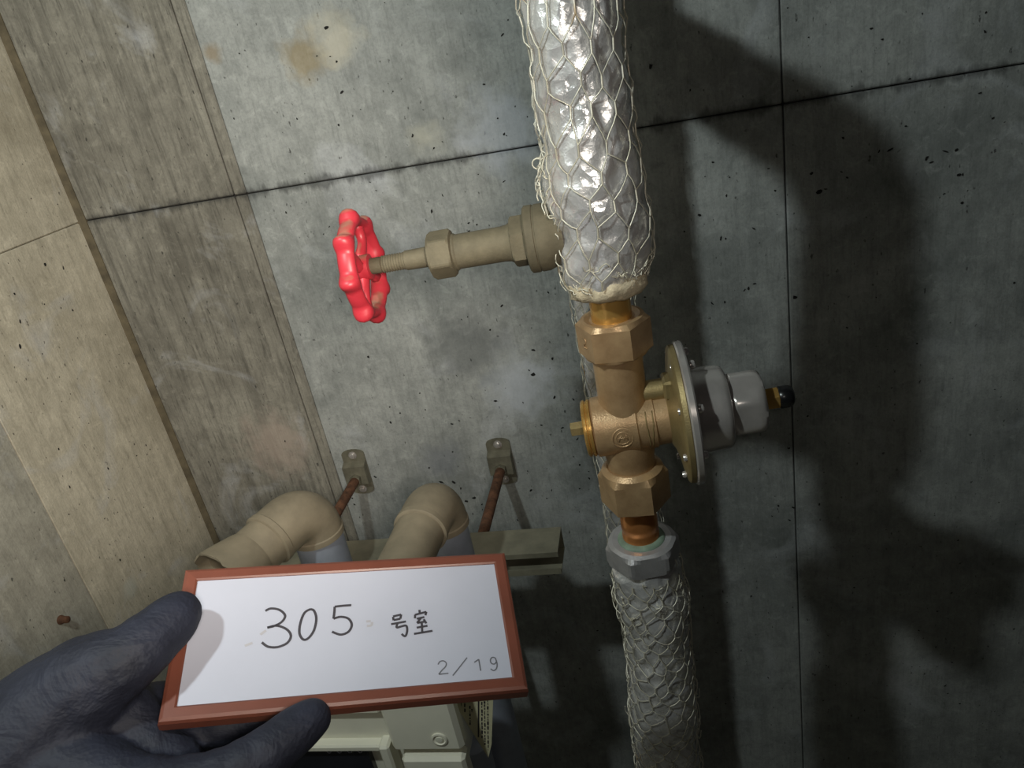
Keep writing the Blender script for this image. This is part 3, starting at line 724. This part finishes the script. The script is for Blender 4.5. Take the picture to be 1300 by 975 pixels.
def stroke(mb, pts, w, sub=6):
    P = [pb(u, v, HF) for u, v in (smoothpath(pts, sub) if len(pts) > 2 else pts)]
    V = []; n = len(P)
    for i, p in enumerate(P):
        t = (P[min(i + 1, n - 1)] - P[max(i - 1, 0)]).normalized(); s = bn.cross(t)
        V += [p + s * w, p - s * w]
    mb.add(V, [[2 * i, 2 * i + 1, 2 * i + 3, 2 * i + 2] for i in range(n - 1)])
def poly(mb, pts, w):
    for a, b in zip(pts, pts[1:]): stroke(mb, [a, b], w)
c3 = lambda L: [(200 + x / 4.064, 690 + y / 4.064) for x, y in L]
c4 = lambda L: [(430 + x / 4.0615, 690 + y / 4.0615) for x, y in L]
wk = 0.00060
def glyph(name, strokes, w, mat, hard=False):
    m = MB()
    for s in strokes: (poly if hard else stroke)(m, s, w)
    tag(m.build(name, mat, bd))
glyph('handwritten_digit', [c3([(556, 348), (585, 335), (630, 343), (658, 372), (640, 405), (600, 426), (566, 434)]), c3([(566, 434), (615, 424), (665, 442), (688, 475), (670, 512), (620, 534), (570, 532), (538, 510)])], wk, M_ink)
glyph('handwritten_digit', [c3([(790, 338), (758, 358), (737, 410), (732, 462), (750, 494), (776, 490), (806, 450), (819, 390), (808, 348), (788, 338)])], wk, M_ink)
glyph('handwritten_digit', [c3([(1000, 318), (955, 321), (914, 326)]), c3([(914, 326), (912, 355), (908, 388)]), c3([(908, 388), (945, 378), (985, 388), (1002, 420), (985, 455), (945, 470), (900, 455)])], wk, M_ink)
wk2 = 0.00056
glyph('handwritten_character', [c4([(280, 378), (283, 396)]), c4([(280, 376), (322, 366)]), c4([(322, 366), (318, 388)]), c4([(283, 395), (318, 388)]), c4([(270, 416), (347, 402)]), c4([(303, 412), (299, 433), (325, 427), (348, 424), (353, 450), (343, 478), (324, 466)])], wk2, M_ink)
glyph('handwritten_character', [c4([(416, 342), (418, 358)]), c4([(393, 386), (394, 367)]), c4([(393, 368), (452, 352)]), c4([(452, 352), (447, 370)]), c4([(402, 388), (442, 379)]), c4([(424, 384), (404, 410)]), c4([(404, 410), (447, 402)]), c4([(438, 390), (452, 412)]), c4([(402, 434), (458, 424)]), c4([(428, 408), (431, 460)]), c4([(388, 466), (484, 450)])], wk2, M_ink)
wp = 0.00030
glyph('printed_character', [c4([(512, 624), (522, 609), (540, 605), (554, 616), (551, 634), (532, 654), (516, 674)]), c4([(516, 674), (566, 669)])], wp, M_inkg)
glyph('printed_character', [c4([(662, 588), (588, 681)])], wp * 0.9, M_inkg)
glyph('printed_character', [c4([(699, 613), (722, 597)]), c4([(722, 597), (732, 656)])], wp, M_inkg)
glyph('printed_character', [c4([(813, 608), (806, 590), (790, 588), (782, 602), (788, 618), (804, 621), (813, 608)]), c4([(812, 602), (817, 625), (812, 646), (798, 655), (783, 646)])], wp, M_inkg)
glyph('smudge', [c4([(142, 402), (165, 400)]), c4([(145, 425), (168, 422), (172, 405)])], 0.0006, M_smudge)
glyph('smudge', [c3([(450, 528), (490, 512)]), c3([(530, 470), (560, 448)])], 0.0006, M_smudge)

# ------------------------------------------------------------------ gloved hand
def blob(chains, name, mat, voxel, label, cat):
    m = MB()
    sph = []
    for k in range(7):
        th = math.pi * k / 6
        for i in range(12): sph.append(Vector((math.sin(th) * math.cos(i * math.pi / 6), math.sin(th) * math.sin(i * math.pi / 6), math.cos(th))))
    fc = [[k * 12 + i, k * 12 + (i + 1) % 12, (k + 1) * 12 + (i + 1) % 12, (k + 1) * 12 + i] for k in range(6) for i in range(12)]
    for ch in chains:
        pts = smoothpath([(*p, r) for p, r in ch], 8)
        for i, (x, y, z, r) in enumerate(pts):
            if 14 <= i <= 36: r *= 1 + 0.07 * max(0.0, math.sin(i * 1.55))      # folds of the glove at the knuckle
            m.add([Vector((x, y, z)) + s * r for s in sph], fc)
    o = m.build(name, mat)
    r = o.modifiers.new('remesh', 'REMESH'); r.mode = 'VOXEL'; r.voxel_size = voxel; r.use_smooth_shade = True
    s = o.modifiers.new('smooth', 'SMOOTH'); s.factor = 0.5; s.iterations = 3
    return tag(o, label, cat)
H = lambda u, v, h, r: (pb(u, v, h), r)
thumb = [H(228, 778, 0.0115, 0.0100), H(214, 792, 0.0125, 0.0122), H(188, 815, 0.0135, 0.0128), H(160, 838, 0.0130, 0.0140), H(118, 862, 0.0060, 0.0185), H(65, 910, -0.006, 0.0250), H(0, 985, -0.020, 0.0310), H(-90, 1080, -0.03, 0.0330)]
index = [H(-10, 1000, -0.02, 0.026), H(80, 985, -0.014, 0.021), H(180, 1000, -0.006, 0.0125), H(270, 990, 0.000, 0.0112), H(330, 962, 0.002, 0.0108), H(372, 930, 0.0015, 0.0104), H(396, 912, 0.001, 0.0086)]
mid = [H(20, 960, -0.03, 0.022), H(110, 920, -0.028, 0.015), H(190, 900, -0.026, 0.0112), H(270, 880, -0.0225, 0.0105), H(330, 862, -0.0200, 0.0098)]
ring_ = [H(0, 990, -0.03, 0.022), H(100, 960, -0.032, 0.015), H(190, 945, -0.030, 0.0112), H(270, 925, -0.0235, 0.0105), H(345, 905, -0.0195, 0.0095)]
fill = [H(100, 880, -0.004, 0.018), H(150, 905, -0.014, 0.016), H(190, 950, -0.02, 0.014), H(230, 980, -0.018, 0.012)]
arm = [H(-10, 1000, -0.022, 0.030), H(-100, 1090, -0.03, 0.032), H(-230, 1230, -0.04, 0.034), H(-420, 1450, -0.05, 0.040)]
blob([thumb, index, mid, ring_, fill, arm], 'person', M_glove, 0.0016, 'black-gloved hand gripping the framed board, thumb over its left edge', 'person')

# ------------------------------------------------------------------ cream meter box under the board
YB = 0.44
def bxp(u, v, y=YB): return at(u, v, y)
r1 = bxp(592, 950); zlo = bxp(560, 1090).z; xr_ = r1.x; ztop = bxp(560, 862).z
mbx = empty('meter_box', (xr_ - 0.09, YB + 0.04, zlo), 'cream plastic meter box with a screw, partly hidden under the name board', 'meter box')
xl = xr_ - 0.185; xm = bxp(487, 930).x; zs = bxp(540, 957).z; zd = bxp(430, 960).z
m = MB(); box(m, ((xl + xr_) / 2 - 0.012, YB + 0.053, (ztop + zlo) / 2), (xr_ - xl) / 2 - 0.014, 0.0360, (ztop - zlo) / 2, None, 0.004); m.build('housing', M_cream, mbx)
m = MB(); box(m, ((xm + xr_) / 2, YB + 0.008, (ztop + zs) / 2 + 0.002), (xr_ - xm) / 2 - 0.002, 0.008, (ztop - zs) / 2, None, 0.004); m.build('front_cover', M_cream, mbx)
m = MB(); box(m, ((xm + xr_) / 2 + 0.002, YB + 0.006, zs - 0.034), (xr_ - xm) / 2 - 0.006, 0.0085, 0.030, None, 0.003); m.build('terminal_cover', M_cream, mbx)
for xx in (xl + 0.02, xr_ - 0.045):
    m = MB(); box(m, (xx, (YB + 0.085 + D) / 2, zlo + 0.03), 0.006, (D - YB - 0.085) / 2, 0.012); m.build('mounting_arm', M_galv, mbx)
sc_ = bxp(558, 938)
m = MB(); lathe(m, [(0, 0.0070), (0.0012, 0.0070), (0.0016, 0.0056), (0.0002, 0.0050), (0.0002, 0.0032), (0.0014, 0.0030), (0.0016, 0.001)], sc_, (0, -1, 0), 28); m.build('cover_screw', M_cream, mbx, sharp=30)
zd1 = bxp(430, 915).z
m = MB(); box(m, ((xl + xm) / 2, YB + 0.012, zd1 + 0.020), (xm - xl) / 2 - 0.001, 0.006, 0.020, None, 0.002); m.build('upper_lip', M_cream, mbx)
m = MB(); box(m, ((xl + xm) / 2, YB + 0.018, (zd1 + zd) / 2 - 0.002), (xm - xl) / 2 - 0.001, 0.005, (zd1 - zd) / 2 + 0.002, None, 0.0015); m.build('recess_plate', M_cream, mbx)
m = MB(); box(m, ((xl + xm) / 2, YB + 0.010, zd + 0.0035), (xm - xl) / 2 - 0.004, 0.006, 0.0035, None, 0.0015); m.build('display_rim', M_cream, mbx)
m = MB(); box(m, ((xl + xm) / 2 - 0.012, YB + 0.0165, zd - 0.022), (xm - xl) / 2 - 0.016, 0.006, 0.022, None, 0.001); m.build('display', M_disp, mbx)
for k in range(4):
    m = MB(); c0 = Vector((xm - 0.045 + k * 0.010 - 0.02, YB + 0.0102, zd - 0.006))
    tube(m, [c0 + Vector((0.002 * math.cos(a), 0, 0.0026 * math.sin(a))) for a in [i * 0.6 for i in range(11)]], 0.0003, 4); m.build('display_digit', M_white, mbx, smooth=True)
m = MB(); box(m, (xm - 0.006, YB + 0.008, zd - 0.025), 0.005, 0.008, 0.035, None, 0.002); m.build('window_frame_post', M_cream, mbx)
# notice sheet fixed beside the box, its lower edge cut off at a slant
ys = YB + 0.030
Q = [at(560, 860, ys), at(627, 860, ys), at(624, 945, ys), at(620, 962, ys), at(575, 890, ys)]
m = MB(); V = [q for q in Q] + [q + Vector((0, 0.0006, 0)) for q in Q]; n = 5
m.add(V, [list(range(n)), list(range(n, 2 * n))] + [[i, (i + 1) % n, n + (i + 1) % n, n + i] for i in range(n)])
lb = m.build('notice_sheet', M_creaml); tag(lb, 'cream printed notice sheet with slanted lower edge beside the meter box', 'notice')
m = MB(); rd = random.Random(4)
def dash(u0, v0, u1, v1, w):
    P0, P1 = at(u0, v0, ys - 0.0003), at(u1, v1, ys - 0.0003); t = (P1 - P0).normalized(); s = Vector((0, -1, 0)).cross(t)
    m.add([P0 + s * w, P0 - s * w, P1 - s * w, P1 + s * w], [[0, 1, 2, 3]])
dash(607.5, 880, 607.3, 936, 0.0006)
for u, va, vb in ((611.5, 884, 938), (615, 884, 946), (619, 884, 952), (585.5, 886, 897), (590, 890, 904), (596.5, 896, 921), (599, 900, 904)):
    v = va
    while v < vb:
        L = rd.uniform(1.5, 5); dash(u + (v - 884) * 0.01, v, u + (v - 884) * 0.01 + rd.uniform(-.3, .3), min(v + L, vb), rd.uniform(0.0003, 0.0007)); v += L + rd.uniform(0.8, 2.2)
m.build('printed_lines', M_ink, lb)
# grey conduit beside the box
cpos = at(606, 960, YB + 0.075); ch = cpos.z + 0.02
cn = MB(); lathe(cn, [(0, 0.0135), (ch - 0.04, 0.0135), (ch - 0.039, 0.0150), (ch, 0.0150), (ch + 0.001, 0.013)], (cpos.x, cpos.y, 0), UPZ, 32)
cdt = empty('conduit', (cpos.x, cpos.y, 0), 'blue-grey plastic conduit beside the meter box behind the notice sheet', 'conduit')
cn.build('tube', M_pvcg, cdt, sharp=35)
# anchor stub in the left wall
an = atx(75, 787, XC); an.x = XC + 0.0015
m = MB(); lathe(m, [(-0.002, 0.0045), (0.001, 0.0048), (0.004, 0.0036), (0.009, 0.0034), (0.0095, 0.0026)], an, (1, 0, 0), 20)
tag(m.build('anchor_bolt', M_rust, sharp=40), 'small rusty anchor stub in the left wall above the gloved hand', 'bolt')
